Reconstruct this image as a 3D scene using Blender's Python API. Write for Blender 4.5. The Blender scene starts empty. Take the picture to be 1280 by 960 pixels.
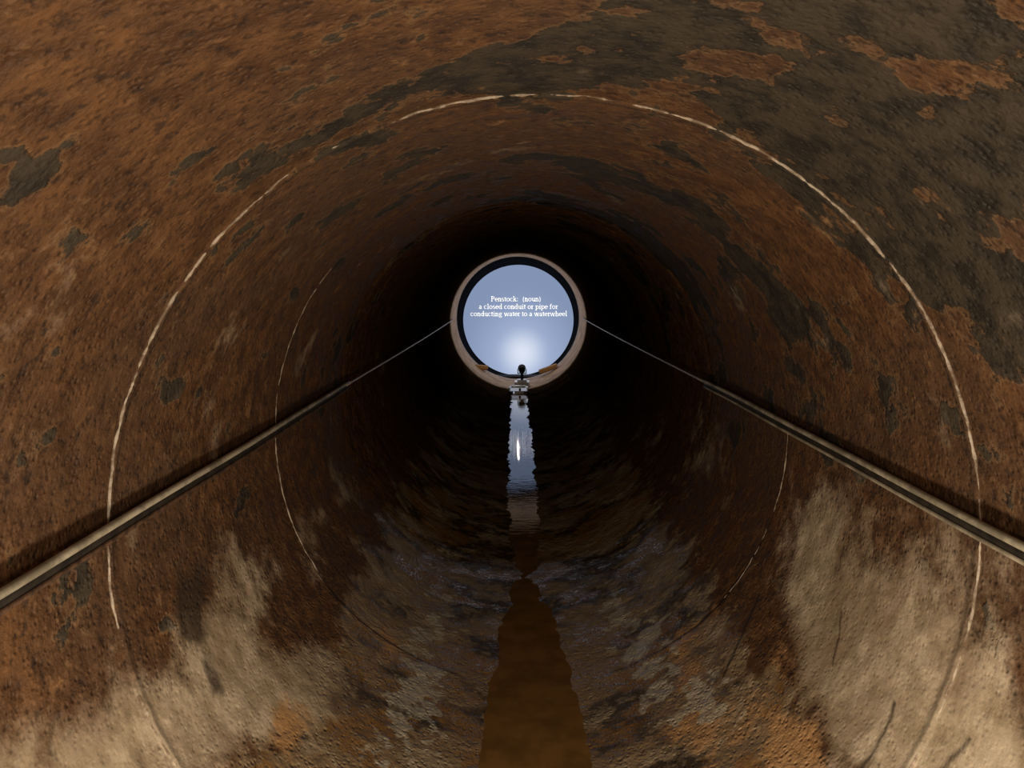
import bpy, bmesh, math, numpy as np
from mathutils import Vector
sc=bpy.context.scene
sc.view_settings.view_transform='Standard'
sc.view_settings.look='None'
CX,CZ=-0.069,0.568
R=1.0
END=10.75
JOINTS=[0.53,1.695,2.87,4.03,5.2,6.37,7.54,8.71,9.88]

# ---------------------------------------------------------------- numpy noise
def _h(ix,iy,iz,seed):
    n=(ix*374761393+iy*668265263+iz*2147483647+seed*1274126177)&0xFFFFFFFF
    n=((n^(n>>13))*1274126177)&0xFFFFFFFF
    n=((n^(n>>15))*2246822519)&0xFFFFFFFF
    return ((n^(n>>16))&0xFFFFFF)/float(0xFFFFFF)
def vnoise(x,y,z,seed=0):
    x0=np.floor(x);y0=np.floor(y);z0=np.floor(z)
    fx=x-x0;fy=y-y0;fz=z-z0
    fx=fx*fx*(3-2*fx);fy=fy*fy*(3-2*fy);fz=fz*fz*(3-2*fz)
    ix=x0.astype(np.int64)+1000;iy=y0.astype(np.int64)+1000;iz=z0.astype(np.int64)+1000
    r=0
    for a in (0,1):
        for b in (0,1):
            for c in (0,1):
                w=(fx if a else 1-fx)*(fy if b else 1-fy)*(fz if c else 1-fz)
                r=r+w*_h(ix+a,iy+b,iz+c,seed)
    return r*2-1
def fbm(x,y,z,f,octv=4,seed=0):
    r=0;a=1;t=0
    for i in range(octv):
        # rotate the domain a little every octave so no lattice shows
        ca,sa=math.cos(.6+i*.9),math.sin(.6+i*.9)
        X=x*ca-y*sa;Y=x*sa+y*ca
        Y2=Y*ca-z*sa;Z2=Y*sa+z*ca
        r=r+a*vnoise(X*f+i*7.3,Y2*f+i*3.1,Z2*f+i*5.7,seed+i)
        t+=a;a*=.55;f*=2.03
    return r/t

def relief(phi,d):
    """inward height of the wall; phi = angle from the bottom (+ = right)"""
    phi=np.asarray(phi,dtype=float);d=np.asarray(d,dtype=float)
    x=np.sin(phi);z=-np.cos(phi)
    h=0.006*fbm(x,d,z,1.3,2,3)+0.0034*fbm(x,d,z,7,3,11)+0.0028*fbm(x,d,z,22,3,21)
    low=np.clip((1.3-np.abs(phi))/0.5,0,1)
    h=h+low*0.006*fbm(x,d,z,5,4,31)
    sec=np.searchsorted(JOINTS,d)
    step=np.where(sec%2==0,0.0035,-0.0035)
    step=np.where(d>4.6,0,step)
    wb=np.exp(-(phi/0.30)**4)
    h=h+step*(1-wb)
    hb=np.interp(d,[1.5,2.4,2.65,3.24,3.65,4.2,4.6,4.95,5.3,8,11],[-.005,-.005,-.003,.003,.0095,.0098,.0082,.0072,.0065,.0065,.0065])
    h=h*(1-wb)+wb*(hb+0.0046*fbm(phi*1.2,d*1.0,0*d,6,4,41)+0.0018*fbm(x,d,z,30,2,51))
    return h

# ---------------------------------------------------------------- node helper
class NT:
    def __init__(s,name):
        s.m=bpy.data.materials.new(name);s.m.use_nodes=True
        s.t=s.m.node_tree;s.n=s.t.nodes;s.l=s.t.links
        s.b=s.n['Principled BSDF']
    def put(s,sock,v):
        if isinstance(v,bpy.types.NodeSocket): s.l.new(v,sock)
        elif v is not None:
            if isinstance(v,(tuple,list)) and len(v)==3 and sock.type=='RGBA': v=(*v,1)
            sock.default_value=v
    def attr(s,name,vec=False):
        a=s.n.new('ShaderNodeAttribute');a.attribute_name=name
        return a.outputs['Vector' if vec else 'Fac']
    def obj(s): return s.n.new('ShaderNodeTexCoord').outputs['Object']
    def map(s,v,scale):
        m=s.n.new('ShaderNodeMapping');s.l.new(v,m.inputs[0]);m.inputs['Scale'].default_value=scale;return m.outputs[0]
    def noise(s,v,scale,det=5,rough=.55,dist=0):
        n=s.n.new('ShaderNodeTexNoise');s.l.new(v,n.inputs['Vector'])
        n.inputs['Scale'].default_value=scale;n.inputs['Detail'].default_value=det
        n.inputs['Roughness'].default_value=rough;n.inputs['Distortion'].default_value=dist
        return n.outputs['Fac']
    def vor(s,v,scale):
        n=s.n.new('ShaderNodeTexVoronoi');s.l.new(v,n.inputs['Vector']);n.inputs['Scale'].default_value=scale
        return n.outputs['Distance']
    def math(s,op,a,b=None,c=None,clamp=False):
        m=s.n.new('ShaderNodeMath');m.operation=op;m.use_clamp=clamp
        s.put(m.inputs[0],a);s.put(m.inputs[1],b)
        if c is not None:s.put(m.inputs[2],c)
        return m.outputs[0]
    def ss(s,v,a,b,lo=0.,hi=1.):
        m=s.n.new('ShaderNodeMapRange');m.interpolation_type='SMOOTHSTEP'
        s.put(m.inputs[0],v);m.inputs[1].default_value=a;m.inputs[2].default_value=b
        m.inputs[3].default_value=lo;m.inputs[4].default_value=hi
        return m.outputs[0]
    def mix(s,f,a,b,mode='MIX'):
        m=s.n.new('ShaderNodeMix');m.data_type='RGBA';m.blend_type=mode
        s.put(m.inputs[0],f);s.put(m.inputs[6],a);s.put(m.inputs[7],b)
        return m.outputs[2]
    def bump(s,h,strength,dist,prev=None):
        b=s.n.new('ShaderNodeBump');s.put(b.inputs['Height'],h)
        s.put(b.inputs['Strength'],strength);b.inputs['Distance'].default_value=dist
        if prev is not None:s.l.new(prev,b.inputs['Normal'])
        return b.outputs[0]
    def set(s,**k):
        for a,v in k.items(): s.put(s.b.inputs[a.replace('_',' ')],v)

# ---------------------------------------------------------------- pipe wall material
def pipe_material():
    M=NT('rusted_steel_with_coating')
    o=M.obj()
    n_big=M.attr('nbig')
    n_mid=M.noise(o,12,4,.66)
    n_fine=M.noise(o,38,5,.60)
    pit=M.vor(o,55)
    fj=M.math('MULTIPLY',M.math('SUBTRACT',n_fine,.5),.30)      # fine jitter for the baked masks
    mj=M.math('MULTIPLY',M.math('SUBTRACT',n_mid,.5),.55)
    j=M.math('ADD',fj,mj)
    def mask(name,a,b,hi=1.,jit=1.):
        return M.ss(M.math('ADD',M.attr(name),M.math('MULTIPLY',j,jit)),a,b,0,hi)
    # rust
    rust=M.mix(M.ss(n_mid,.35,.68),(.082,.036,.013),(.160,.072,.024))
    rust=M.mix(M.ss(n_big,.4,.65,0,.65),rust,(.088,.046,.023))
    rust=M.mix(M.ss(n_fine,.55,.72,0,.5),rust,(.24,.12,.047))
    rust=M.mix(M.ss(n_fine,.46,.33,0,.75),rust,(.028,.015,.009))
    # black coating
    cj=M.math('ADD',M.attr('coat'),M.math('MULTIPLY',j,1.0))
    coat=M.ss(cj,.485,.535)
    coatc=M.mix(M.ss(n_mid,.38,.62),(.023,.018,.012),(.056,.042,.026))
    c=M.mix(coat,rust,coatc)
    edge=M.math('MULTIPLY',M.ss(cj,.42,.49),M.math('SUBTRACT',1.,coat))
    c=M.mix(M.math('MULTIPLY',edge,.35),c,(.24,.145,.07))
    # brown wet zone
    w1=M.attr('w1');w2=M.attr('w2')
    wc=M.mix(M.ss(M.math('ADD',w1,M.math('MULTIPLY',j,.8)),.32,.64),(.050,.032,.016),(.24,.160,.085))
    wc=M.mix(mask('w2',.54,.74,.65,1.1),wc,(.36,.28,.18))
    wc=M.mix(M.ss(M.math('ADD',w2,M.math('MULTIPLY',j,.8)),.44,.30,0,.75),wc,(.22,.11,.03))
    wetm=mask('wet',.40,.62,1.,.8)
    c=M.mix(wetm,c,wc)
    # cream mineral deposit, mottled with brown silt
    kc=M.mix(M.ss(n_mid,.35,.65),(.36,.28,.18),(.57,.465,.33))
    kc=M.mix(M.ss(M.math('ADD',w1,M.math('MULTIPLY',j,.9)),.50,.78,0,.6),kc,(.22,.145,.085))
    kc=M.mix(M.ss(n_fine,.40,.30,0,.35),kc,(.20,.125,.07))
    cm=mask('cream',.36,.94,.95,1.1)
    c=M.mix(cm,c,kc)
    # orange iron bloom
    c=M.mix(mask('orange',.42,.70,.85),c,(.46,.25,.10))
    # white mineral patches
    c=M.mix(mask('white',.54,.70,.70,1.2),c,(.48,.44,.34))
    # dark stains / cracks
    c=M.mix(mask('stain',.40,.72,.85,.9),c,(.034,.022,.013))
    c=M.mix(M.math('MULTIPLY',M.attr('crack'),.85),c,(.022,.014,.009))
    fade=M.attr('depth_shade')  # light falloff down the pipe, put into the wall colour
    c=M.mix(fade,c,(.010,.007,.005))
    ro=M.math('SUBTRACT',M.ss(n_mid,.35,.65,.58,.85),M.math('MULTIPLY',wetm,M.ss(w2,.35,.6,.40,.18)))
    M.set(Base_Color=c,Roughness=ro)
    M.put(M.b.inputs['Specular IOR Level'],M.math('MULTIPLY',M.attr('sheen'),M.math('ADD',.38,M.math('MULTIPLY',wetm,.35))))
    h=M.math('ADD',M.math('MULTIPLY',n_fine,.85),M.math('MULTIPLY',M.ss(pit,0,.45),.42))
    h=M.math('ADD',h,M.math('MULTIPLY',n_mid,1.5))
    h=M.math('ADD',h,M.math('MULTIPLY',coat,.30))
    b=M.bump(h,M.math('SUBTRACT',.85,M.math('MULTIPLY',cm,.50)),.012)
    M.l.new(b,M.b.inputs['Normal'])
    return M.m
MAT_PIPE=pipe_material()

# ---------------------------------------------------------------- pipe mesh
def mesh_from_grid(name,P,mat,closed=False,flip=False):
    nr,nc=P.shape[:2]
    i=np.arange(nr-1)[:,None];j=np.arange(nc-1)[None,:]
    a=i*nc+j
    q=np.stack([a,a+1,a+nc+1,a+nc],-1).reshape(-1,4)
    if flip:q=q[:,::-1]
    me=bpy.data.meshes.new(name)
    me.vertices.add(nr*nc);me.vertices.foreach_set('co',P.reshape(-1).astype(np.float32))
    me.loops.add(q.size);me.loops.foreach_set('vertex_index',q.reshape(-1).astype(np.int32))
    me.polygons.add(len(q));me.polygons.foreach_set('loop_start',(np.arange(len(q))*4).astype(np.int32))
    me.polygons.foreach_set('loop_total',np.full(len(q),4,dtype=np.int32))
    me.polygons.foreach_set('use_smooth',np.ones(len(q),dtype=bool))
    me.update(calc_edges=True);me.validate()
    if mat:me.materials.append(mat)
    ob=bpy.data.objects.new(name,me);sc.collection.objects.link(ob)
    return ob

rows=np.concatenate([np.arange(-1.2,0.9,.03),np.arange(.9,3.5,.006),np.arange(3.5,7,.013),np.arange(7,END,.03),[END]])
NC=900
phi1=np.linspace(-math.pi,math.pi,NC+1)
PH,D=np.meshgrid(phi1,rows)
H=relief(PH,D)
H[:,-1]=H[:,0]
rad=R-H
P=np.stack([rad*np.sin(PH),D,-rad*np.cos(PH)],-1)
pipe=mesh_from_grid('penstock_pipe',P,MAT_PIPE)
deg=np.degrees(PH)                      # 0 bottom, +90 right, +-180 top
top=np.where(deg>0,180-deg,-180-deg)    # signed angle from the top, + = right
XS,ZS=np.sin(PH),-np.cos(PH)
def G(ang,a0,aw,d0,dw,w=1.0): return w*np.exp(-((ang-a0)/aw)**2-((D-d0)/dw)**2)
def N(f,o,seed,sa=1.,sd=1.,amp=.55):
    """fractal noise on the wall about 0.5"""
    if sa==1 and sd==1: return .5+amp*fbm(XS,D,ZS,f,o,seed)
    return .5+amp*fbm(PH*sa,D*sd,0*D,f,o,seed)
def add(name,arr):
    a=pipe.data.attributes.new(name,'FLOAT','POINT');a.data.foreach_set('value',arr.reshape(-1).astype(np.float32))
ad=np.abs(deg)
add('nbig',N(2.2,4,101))
coat=np.zeros_like(D)+.05
for k,j in enumerate(JOINTS):
    coat+=G(top,20,32,j-.27,.28,.62)+G(top,58,26,j-.25,.30,.62)
    coat+=G(top,5,22,j-.10,.12,.30)
coat+=G(top,32,22,.95,.3,.55)+G(top,-45,4.5,.99,.06,.95)+G(top,-14,9,1.48,.10,.65)+G(top,5,14,1.13,.10,.40)
coat-=np.clip((80-ad)/20,0,1)*.6
add('coat',.62*(coat-.5)+N(6,5,111,amp=.85))
cream=G(deg,66,13,2.0,.75,1.15)+G(deg,58,12,1.4,.6,.75)+G(-deg,60,13,1.85,.60,1.05)+G(-deg,70,8,1.35,.35,.5)+G(-deg,46,8,2.3,.3,.6)
cream+=G(deg,80,12,2.1,.6,.22)+G(deg,68,15,3.2,.7,.42)+G(-deg,64,15,3.2,.7,.36)+G(deg,60,14,5,1.2,.2)
add('cream',.85*(np.clip(cream,0,1.15)-.5)+N(3.8,5,121,amp=.80))
add('wet',.9*(np.clip((58-ad)/22,0,1)-.5)+N(3.5,5,131,1.,1.8,.5))
add('w1',N(4.2,5,141,1.,1.6,.75)+.10*np.clip((3.6-D),-.3,1))
add('w2',N(6.0,5,151,1.1,1.5,.66))
orange=G(deg,44,8,2.08,.26,1.1)+G(-deg,45,6,2.1,.17,.75)+G(deg,30,6,2.35,.15,.6)+G(deg,38,8,2.75,.25,.65)+G(-deg,38,8,2.8,.3,.6)
add('orange',.85*(np.clip(orange,0,1)-.5)+N(6,5,161,amp=.7))
white=G(deg,28,10,2.8,.6,1)+G(-deg,26,11,2.6,.6,1)+G(deg,22,8,3.5,.5,.6)+G(-deg,24,8,3.5,.5,.6)+G(deg,38,7,2.4,.25,.7)
add('white',.75*(np.clip(white,0,1)-.76)+N(18,5,181,1.,1.1,.66))
stain=G(-deg,73,6,2.0,.15,1.0)+G(-deg,61,6,1.97,.08,.75)+G(deg,35,8,2.9,.2,.35)+G(-deg,40,5,2.5,.2,.45)
stain+=np.clip((40-ad)/15,0,1)*np.clip((D-3.8)/1.0,0,1)*.12  # floor also gets slightly darker with depth
add('stain',.9*(np.clip(stain,0,1)-.5)+N(8,5,171,amp=.6))
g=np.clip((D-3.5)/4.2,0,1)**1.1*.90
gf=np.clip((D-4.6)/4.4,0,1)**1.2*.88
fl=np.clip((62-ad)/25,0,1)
add('depth_shade',g*(1-fl)+gf*fl)  # painted shade growing with depth, later and weaker on the floor
add('sheen',np.clip(1-(D-2.7)/1.4,0,1))
jit=.02*fbm(XS,D,ZS,9,4,77)
crack=np.zeros_like(D)
def crk(d0,a0,a1,w=.007,slope=0.):
    global crack
    m=np.exp(-((D+jit-d0-slope*(deg-a0))/w)**2)*((deg>a0)&(deg<a1))
    crack=np.maximum(crack,m)
crk(2.87,35,58,.011);crk(2.50,40,56,.009,.012);crk(1.78,44,62,.007,.003);crk(1.66,50,66,.006,-.004)
crk(2.87,-60,-40,.008);crk(4.03,-80,-40,.010);crk(4.03,40,80,.010)
crk(2.12,58,66,.005,.01)
for k,j in enumerate(JOINTS[:4]): crack=np.maximum(crack,(.6 if k<3 else .3)*np.exp(-((D-j-.012)/.009)**2)*(ad>30))
add('crack',np.clip(crack,0,1))

# ---------------------------------------------------------------- generic mesh builder
class MB:
    def __init__(s):s.v=[];s.f=[];s.m=[]
    def box(s,c,d,mi=0):
        x,y,z=c;a,b,e=d[0]/2,d[1]/2,d[2]/2;n=len(s.v)
        s.v+=[(x+i*a,y+j*b,z+k*e) for i in(-1,1) for j in(-1,1) for k in(-1,1)]
        for q in((0,1,3,2),(4,6,7,5),(0,4,5,1),(2,3,7,6),(0,2,6,4),(1,5,7,3)):s.f.append([n+t for t in q]);s.m.append(mi)
    def tube(s,pts,rads,mi=0,seg=10,cap=True):
        n0=len(s.v);N=len(pts);pts=[Vector(p) for p in pts]
        if not hasattr(rads,'__len__'):rads=[rads]*N
        for i,p in enumerate(pts):
            t=(pts[min(i+1,N-1)]-pts[max(i-1,0)]).normalized()
            up=Vector((0,1,0)) if abs(t.y)<.8 else Vector((0,0,1))
            u=t.cross(up).normalized();w=t.cross(u)
            for k in range(seg):
                a=2*math.pi*k/seg;s.v.append(tuple(p+rads[i]*(math.cos(a)*u+math.sin(a)*w)))
        for i in range(N-1):
            for k in range(seg):
                a=n0+i*seg+k;b=n0+i*seg+(k+1)%seg
                s.f.append([a,b,b+seg,a+seg]);s.m.append(mi)
        if cap:
            s.f.append([n0+k for k in range(seg)][::-1]);s.m.append(mi)
            s.f.append([n0+(N-1)*seg+k for k in range(seg)]);s.m.append(mi)
    def lathe(s,prof,mi=0,seg=128):
        """prof (r,y) about the Y axis"""
        n0=len(s.v);N=len(prof)
        for r,y in prof:
            for k in range(seg):
                a=2*math.pi*k/seg;s.v.append((r*math.sin(a),y,-r*math.cos(a)))
        for i in range(N-1):
            for k in range(seg):
                a=n0+i*seg+k;b=n0+i*seg+(k+1)%seg
                s.f.append([a,b,b+seg,a+seg]);s.m.append(mi)
    def obj(s,name,mats,smooth=False,parent=None,bevel=0):
        me=bpy.data.meshes.new(name);me.from_pydata(s.v,[],s.f);me.update()
        for m in mats:me.materials.append(m)
        me.polygons.foreach_set('material_index',s.m)
        if smooth:me.polygons.foreach_set('use_smooth',[True]*len(s.f))
        bm=bmesh.new();bm.from_mesh(me);bmesh.ops.recalc_face_normals(bm,faces=bm.faces);bm.to_mesh(me);bm.free()
        ob=bpy.data.objects.new(name,me);sc.collection.objects.link(ob)
        if parent:ob.parent=parent
        if bevel:
            b=ob.modifiers.new('b','BEVEL');b.width=bevel;b.segments=2
        return ob
def simple(name,c1,c2,rough=.6,scale=20,metal=0,bump=.3,bd=.003):
    M=NT(name);n=M.noise(M.obj(),scale,6,.65)
    M.set(Base_Color=M.mix(M.ss(n,.38,.62),c1,c2),Roughness=rough,Metallic=metal)
    M.l.new(M.bump(M.noise(M.obj(),scale*3,4,.6),bump,bd),M.b.inputs['Normal'])
    return M.m
m_seam=simple('seam_sealant',(.19,.13,.08),(.56,.47,.36),.7,28,0,.8,.004)
m_rail=simple('rail_grey_paint',(.24,.21,.15),(.52,.46,.34),.45,9,0,.3,.002)
m_raild=simple('rail_dark_strip',(.010,.008,.006),(.03,.022,.015),.6,20)  # near-black strip below the rail tube
m_lip=simple('rail_lower_lip',(.20,.17,.12),(.44,.38,.28),.5,9)
m_brk=simple('bracket_rusty_steel',(.04,.02,.01),(.12,.06,.03),.7,40)
m_collar=simple('collar_lit_tan',(.40,.29,.20),(.62,.48,.36),.8,7,0,.5,.01)  # pale tan carries the light on the last pipe section
m_black=simple('matte_black',(.004,.004,.004),(.008,.008,.008),.9,5)
m_wood=simple('weathered_plank',(.42,.24,.09),(.58,.35,.15),.7,8)
m_grey=simple('light_grey_enamel',(.75,.76,.78),(.85,.85,.85),.25,8)
m_cable=simple('steel_cable',(.45,.38,.30),(.65,.56,.45),.4,30)
Lm=NT('box_glow');Lm.set(Base_Color=(.6,.6,.62),Emission_Color=(.75,.82,1.0),Emission_Strength=.30,Roughness=.3);m_glow=Lm.m  # glowing panel added so the box front looks bright

# ---------------------------------------------------------------- seams
def seam(d,ranges,w,thr,seed):
    mb=MB()
    for a0,a1,ww in ranges:
        n=max(8,int((a1-a0)/.35));ang=np.radians(np.linspace(a0,a1,n))
        dj=d+.005*fbm(ang*6,ang*0,ang*0+d,3,3,91)
        h=relief(ang,dj-.004)
        nz=fbm(ang*14,ang*0+d*5,ang*0,3,4,seed)
        r=w*np.clip(ww*(.85+nz*.8)+nz*.7*(1-ww),0,1.3)
        t=np.linspace(0,1,n);r*=np.clip(np.minimum(t,1-t)*14,0,1)
        run=[]
        for i in range(n+1):
            if i<n and r[i]>w*thr: run.append(i)
            else:
                if len(run)>3:
                    pts=[((R-h[k]-.001)*math.sin(ang[k]),dj[k],-(R-h[k]-.001)*math.cos(ang[k])) for k in run]
                    mb.tube(pts,[float(r[k]) for k in run],0,8)
                run=[]
    return mb.obj('weld_seam',[m_seam],True)
# angles measured from the bottom, + right, 180 = top
seam(JOINTS[1],[(-140,-88,.95),(-92,-28,.65),(-180,-158,.9),(-160,-138,.40),(169,180,.5),(94,172,.95),(38,97,.70)],.0050,.10,95)
seam(JOINTS[2],[(-132,-88,.45),(-92,-55,.7),(70,92,.62),(48,72,.45)],.0040,.15,97)
seam(JOINTS[3],[(-110,-60,.45),(66,110,.45)],.0046,.2,99)

# ---------------------------------------------------------------- rails
def rail(side,zc):
    mb=MB()
    x=side*.962
    ys=np.arange(-.9,4.05,.05)
    wob=lambda y,s:.0022*math.sin(y*2.1+s)+.0012*math.sin(y*5.3+s*2)
    mb.tube([(x,y,zc+wob(y,side)) for y in ys],.0092,0,14)                 # round top tube
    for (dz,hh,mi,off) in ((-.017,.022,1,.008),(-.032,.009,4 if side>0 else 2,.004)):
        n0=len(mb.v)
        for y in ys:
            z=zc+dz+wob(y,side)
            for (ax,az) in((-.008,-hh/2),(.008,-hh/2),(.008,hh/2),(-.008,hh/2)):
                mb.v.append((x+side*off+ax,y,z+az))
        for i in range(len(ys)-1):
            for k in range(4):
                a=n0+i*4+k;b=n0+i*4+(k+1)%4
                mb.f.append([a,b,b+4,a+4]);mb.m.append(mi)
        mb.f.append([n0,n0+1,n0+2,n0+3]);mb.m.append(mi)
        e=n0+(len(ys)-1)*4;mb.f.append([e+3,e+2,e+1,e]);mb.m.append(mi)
    for y in (.4,1.55,2.72,3.9):                                           # wall brackets
        mb.box((x+side*.024,y,zc-.022),(.024,.03,.04),2)
    ys2=np.linspace(3.95,END+.3,60)                                        # cable continues
    mb.tube([(x,y,zc-.004-.010*math.sin((y-3.95)/(END-3.65)*math.pi)) for y in ys2],.0075,3,8)
    for y in (5.1,6.3,7.5,8.7,9.8):
        mb.tube([(x,y,zc-.01),(side*.995,y,zc-.01)],.005,2,6)
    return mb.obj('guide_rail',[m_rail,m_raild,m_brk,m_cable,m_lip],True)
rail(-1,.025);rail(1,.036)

# ---------------------------------------------------------------- water
W=NT('murky_water')
o=W.obj()
r1=W.noise(W.map(o,(3,9,1)),3.2,3,.5)
nb=W.noise(o,7,5,.6)
W.set(Base_Color=W.mix(W.ss(nb,.35,.65),(.150,.078,.024),(.235,.120,.038)),Roughness=.012,IOR=1.75)
W.l.new(W.bump(r1,.03,.02),W.b.inputs['Normal'])
wx=np.linspace(-.2,.2,9);wy=np.linspace(0,END+1.1,120)
WX,WY=np.meshgrid(wx,wy)
water=mesh_from_grid('water_stream',np.stack([WX,WY,np.full_like(WX,-.988)],-1),W.m)

# ---------------------------------------------------------------- far end
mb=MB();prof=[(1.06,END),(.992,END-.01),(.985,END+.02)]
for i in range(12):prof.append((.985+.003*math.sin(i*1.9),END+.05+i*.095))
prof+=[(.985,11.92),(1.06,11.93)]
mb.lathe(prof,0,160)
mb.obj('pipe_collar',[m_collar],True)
mb=MB();mb.lathe([(1.05,11.9),(1.35,11.9),(1.35,12.6),(0.0001,12.6)],0,96)
mb.obj('wall_end',[m_black],True)

SY=12.4;SR=.925;SX=.011;SZ=-.063
scr=bpy.data.objects.new('definition_display_screen',None);sc.collection.objects.link(scr);scr.location=(SX,SY,SZ)
S=NT('backlit_screen')
o=S.obj()
def dist(cx,cz,sx,sz):
    sep=S.n.new('ShaderNodeSeparateXYZ');S.l.new(o,sep.inputs[0])
    ax=S.math('DIVIDE',S.math('SUBTRACT',sep.outputs[0],cx),sx);az=S.math('DIVIDE',S.math('SUBTRACT',sep.outputs[2],cz),sz)
    return S.math('SQRT',S.math('ADD',S.math('MULTIPLY',ax,ax),S.math('MULTIPLY',az,az)))
d1=dist(.07,-.62,1.15,1.25);d2=dist(.07,-.56,.50,.52)
c=S.mix(S.ss(d1,1.0,.0),(.215,.285,.45),(.38,.47,.69))
c=S.mix(S.ss(d2,1.0,.0,0,.68),c,(.86,.91,1.0))  # spotlight's pool of light painted into the emission
S.set(Base_Color=(.02,.02,.02),Roughness=.6,Emission_Color=c,Emission_Strength=1.0)
mb=MB()
mb.lathe([(.0001,0),(SR*.5,0),(SR,0),(SR,.03)],0,160)
p=mb.obj('luminous_panel',[S.m],False,scr)
mb=MB();mb.lathe([(SR,-.012),(SR+.02,-.012),(SR+.02,.04),(SR,.04),(SR,-.012)],0,160)
mb.obj('bezel',[m_black],True,scr)
T=NT('lettering_white');T.set(Base_Color=(.8,.8,.8),Emission_Color=(1,1,1),Emission_Strength=1.0)
# hand-drawn serif alphabet: every glyph = advance + strokes (points, widths) in em units
TK,TN=.090,.055
def ln(x0,y0,x1,y1,w=TK): return ([(x0,y0),(x1,y1)],[w,w])
def ser(x,y,l=.11): return ([(x-l,y),(x+l,y)],[.04,.04])
def arc(cx,cy,rx,ry,a0,a1,n=14,tk=TK):
    p=[];w=[]
    for i in range(n+1):
        a=math.radians(a0+(a1-a0)*i/n);p.append((cx+rx*math.cos(a),cy+ry*math.sin(a)));w.append(TN+(tk-TN)*abs(math.cos(a)))
    return (p,w)
XH=.45;AS=.68;DE=-.21
GL={' ':(.25,[]),
'P':(.556,[ln(.15,0,.15,.66),ser(.15,.02),ser(.12,.64,.09),arc(.26,.49,.22,.155,90,-90),ln(.15,.64,.27,.64,TN),ln(.15,.335,.27,.335,TN)]),
'e':(.444,[arc(.225,.225,.17,.21,0,315),ln(.07,.245,.39,.245,TN)]),
'n':(.5,[ln(.12,0,.12,.43),ser(.12,.02,.10),ser(.08,.42,.06),arc(.25,.29,.13,.14,160,0),ln(.38,0,.38,.30),ser(.38,.02,.10)]),
'h':(.5,[ln(.12,0,.12,AS),ser(.12,.02,.10),ser(.08,.66,.06),arc(.25,.29,.13,.14,160,0),ln(.38,0,.38,.30),ser(.38,.02,.10)]),
's':(.389,[arc(.19,.335,.11,.10,40,260),arc(.19,.12,.125,.105,90,-140)]),
't':(.278,[ln(.13,.08,.13,.56),ln(.02,.43,.25,.43,TN),arc(.20,.09,.07,.07,180,300,6)]),
'o':(.5,[arc(.25,.225,.185,.21,0,360,22)]),
'c':(.444,[arc(.235,.225,.18,.21,45,315)]),
'k':(.5,[ln(.12,0,.12,AS),ser(.12,.02,.10),ser(.08,.66,.06),ln(.16,.20,.37,.43,TN),ln(.23,.27,.42,.02),ser(.38,.43,.08),ser(.42,.02,.08)]),
':':(.278,[ln(.13,.0,.13,.09,.10),ln(.13,.34,.13,.43,.10)]),
'(':(.333,[arc(.36,.24,.22,.46,125,235,12)]),
')':(.333,[arc(-.03,.24,.22,.46,55,-55,12)]),
'u':(.5,[ln(.12,.43,.12,.16),arc(.25,.16,.13,.14,180,340),ln(.38,0,.38,.43),ser(.07,.42,.06),ser(.33,.42,.06),ser(.42,.02,.06)]),
'a':(.444,[arc(.20,.31,.11,.12,160,0),ln(.31,.05,.31,.31),arc(.19,.12,.12,.105,60,330),ser(.36,.03,.05)]),
'l':(.278,[ln(.14,0,.14,AS),ser(.14,.02,.11),ser(.10,.66,.06)]),
'd':(.5,[arc(.22,.215,.165,.20,30,330),ln(.37,0,.37,AS),ser(.33,.66,.06),ser(.41,.02,.06)]),
'i':(.278,[ln(.14,0,.14,.43),ser(.14,.02,.11),ser(.10,.42,.06),ln(.14,.56,.14,.65,.10)]),
'r':(.333,[ln(.12,0,.12,.43),ser(.13,.02,.11),ser(.08,.42,.06),arc(.24,.31,.10,.11,160,50,6)]),
'p':(.5,[ln(.12,DE,.12,.43),ser(.12,DE+.02,.10),ser(.08,.42,.06),arc(.28,.22,.165,.20,150,-150)]),
'f':(.333,[ln(.14,0,.14,.52),ser(.14,.02,.11),ln(.02,.43,.29,.43,TN),arc(.25,.53,.11,.13,180,50,8)]),
'g':(.5,[arc(.22,.30,.13,.135,0,360,18),ln(.30,.41,.46,.42,TN),arc(.24,-.08,.18,.10,0,360,18,.07),ln(.13,.15,.17,.03,TN)]),
'w':(.722,[ln(.06,.43,.21,0),ln(.21,0,.36,.40,TN),ln(.36,.43,.51,0),ln(.51,0,.66,.43,TN),ser(.07,.43,.07),ser(.36,.43,.07),ser(.65,.43,.06)]),
}
def lettering(name,txt,width,xc,z):
    mb=MB();adv=0
    tot=sum(GL[c][0] for c in txt);em=width/tot;x0=-width/2
    for ch in txt:
        a,strokes=GL[ch]
        for pts,ws in strokes:
            n0=len(mb.v);n=len(pts)
            for i,(px,py) in enumerate(pts):
                ax,ay=pts[max(i-1,0)];bx,by=pts[min(i+1,n-1)]
                l=math.hypot(bx-ax,by-ay) or 1;nx,ny=-(by-ay)/l,(bx-ax)/l
                for sg in(-1,1):
                    mb.v.append((x0+(adv+px+sg*nx*ws[i]/2)*em,0,(py+sg*ny*ws[i]/2)*em))
            for i in range(n-1):
                k=n0+2*i;mb.f.append([k,k+2,k+3,k+1]);mb.m.append(0)
        adv+=a
    ob=mb.obj(name,[T.m],False,scr);ob.location=(xc,-.006,z);return ob
PX=SY/924
for i,(txt,ypx,wpx,xpx) in enumerate((("Penstock:  (noun)",376.5,63,645),("a closed conduit or pipe for",386,99,648),("conducting water to a waterwheel",395,121,648.5))):
    lettering('lettering_line_%d'%(i+1),txt,wpx*PX,CX+(xpx-642)*PX-SX,CZ-(ypx-353)*PX-SZ)

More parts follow.
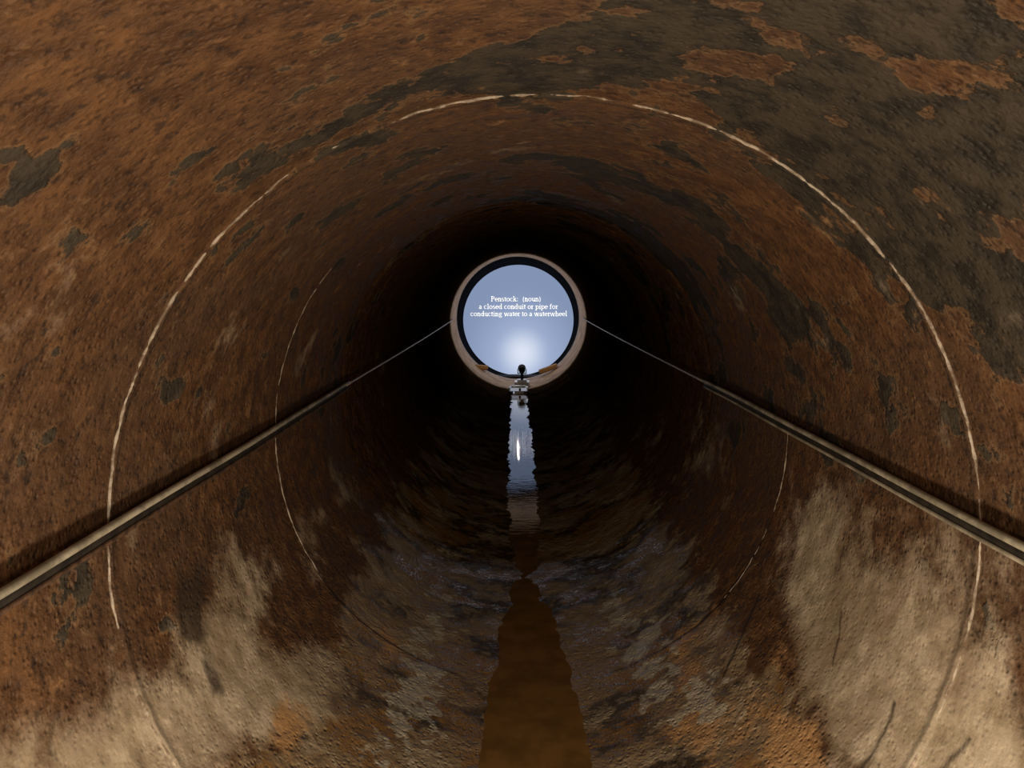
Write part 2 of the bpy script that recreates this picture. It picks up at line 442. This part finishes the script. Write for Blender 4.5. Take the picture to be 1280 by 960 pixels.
# sill, planks, lamp and equipment at the mouth
mb=MB();mb.box((0,12.15,-1.06),(1.3,.30,.20),0)
mb.obj('sill_block',[m_black],False,None,.01)
for s,xx,zz,l,rot in((-1,-.58,-.755,.22,.10),(1,.47,-.78,.30,-.35)):
    mb=MB();mb.box((0,0,0),(l,.12,.05),0);mb.box((0,0,-.035),(l*.8,.10,.02),0)
    ob=mb.obj('wood_plank',[m_wood],False,None,.006);ob.location=(xx,11.6,zz);ob.rotation_euler=(0,rot,0)
# spotlight on stand
mb=MB()
bx,by=.055,11.0
mb.box((bx,by,-.93),(.22,.24,.055),1)
mb.box((bx,by,-.89),(.14,.16,.03),1)
mb.tube([(bx,by,-.88),(bx,by,-.78)],.02,0,10)
mb.tube([(bx,by-.05,-.735),(bx,by-.03,-.735),(bx,by+.07,-.72),(bx,by+.09,-.715)],[.03,.05,.055,.06],0,16)
mb.box((bx-.062,by,-.755),(.012,.03,.07),0);mb.box((bx+.062,by,-.755),(.012,.03,.07),0);mb.box((bx,by,-.785),(.13,.03,.012),0)
mb.obj('spotlight_on_base',[m_black,m_grey],False,None,.003)
mb=MB()
mb.box((.0,10.45,-.935),(.27,.16,.055),0);mb.box((.0,10.45,-.900),(.20,.10,.02),0)
mb.box((.0,10.366,-.935),(.23,.012,.04),2);mb.box((.02,10.36,-.935),(.03,.012,.04),1)  # added glow strip on the box front
mb.box((-.09,10.45,-.965),(.03,.12,.03),1);mb.box((.09,10.45,-.965),(.03,.12,.03),1)
mb.obj('junction_box',[m_grey,m_brk,m_glow],False,None,.004)

# ---------------------------------------------------------------- lights
def light(name,t,loc,e,col,size=.1):
    l=bpy.data.lights.new(name,t);l.energy=e;l.color=col
    if t=='POINT':l.shadow_soft_size=size
    ob=bpy.data.objects.new(name,l);sc.collection.objects.link(ob);ob.location=loc;return ob
light('work_lamp','POINT',(.05,-.5,.28),68,(1,.86,.67),.15)
light('floor_lamp','POINT',(.03,1.0,-.55),42,(1,.87,.69),.12)
ml=light('mouth_fill','POINT',(.0,11.35,.0),7,(1,.84,.66),0.0);ml.data.specular_factor=0  # unseen fill light added to brighten collar and planks
w=bpy.data.worlds.new('w');sc.world=w;w.use_nodes=True
w.node_tree.nodes['Background'].inputs[0].default_value=(.9,.75,.55,1)
w.node_tree.nodes['Background'].inputs[1].default_value=.12

cam=bpy.data.cameras.new('camera');co=bpy.data.objects.new('camera',cam);sc.collection.objects.link(co)
co.location=(CX,0,CZ);co.rotation_euler=(math.pi/2,0,0)
cam.sensor_width=36;cam.lens=924/1280*36;cam.shift_y=-127/1280;cam.shift_x=-2/1280;cam.clip_start=.02
sc.camera=co
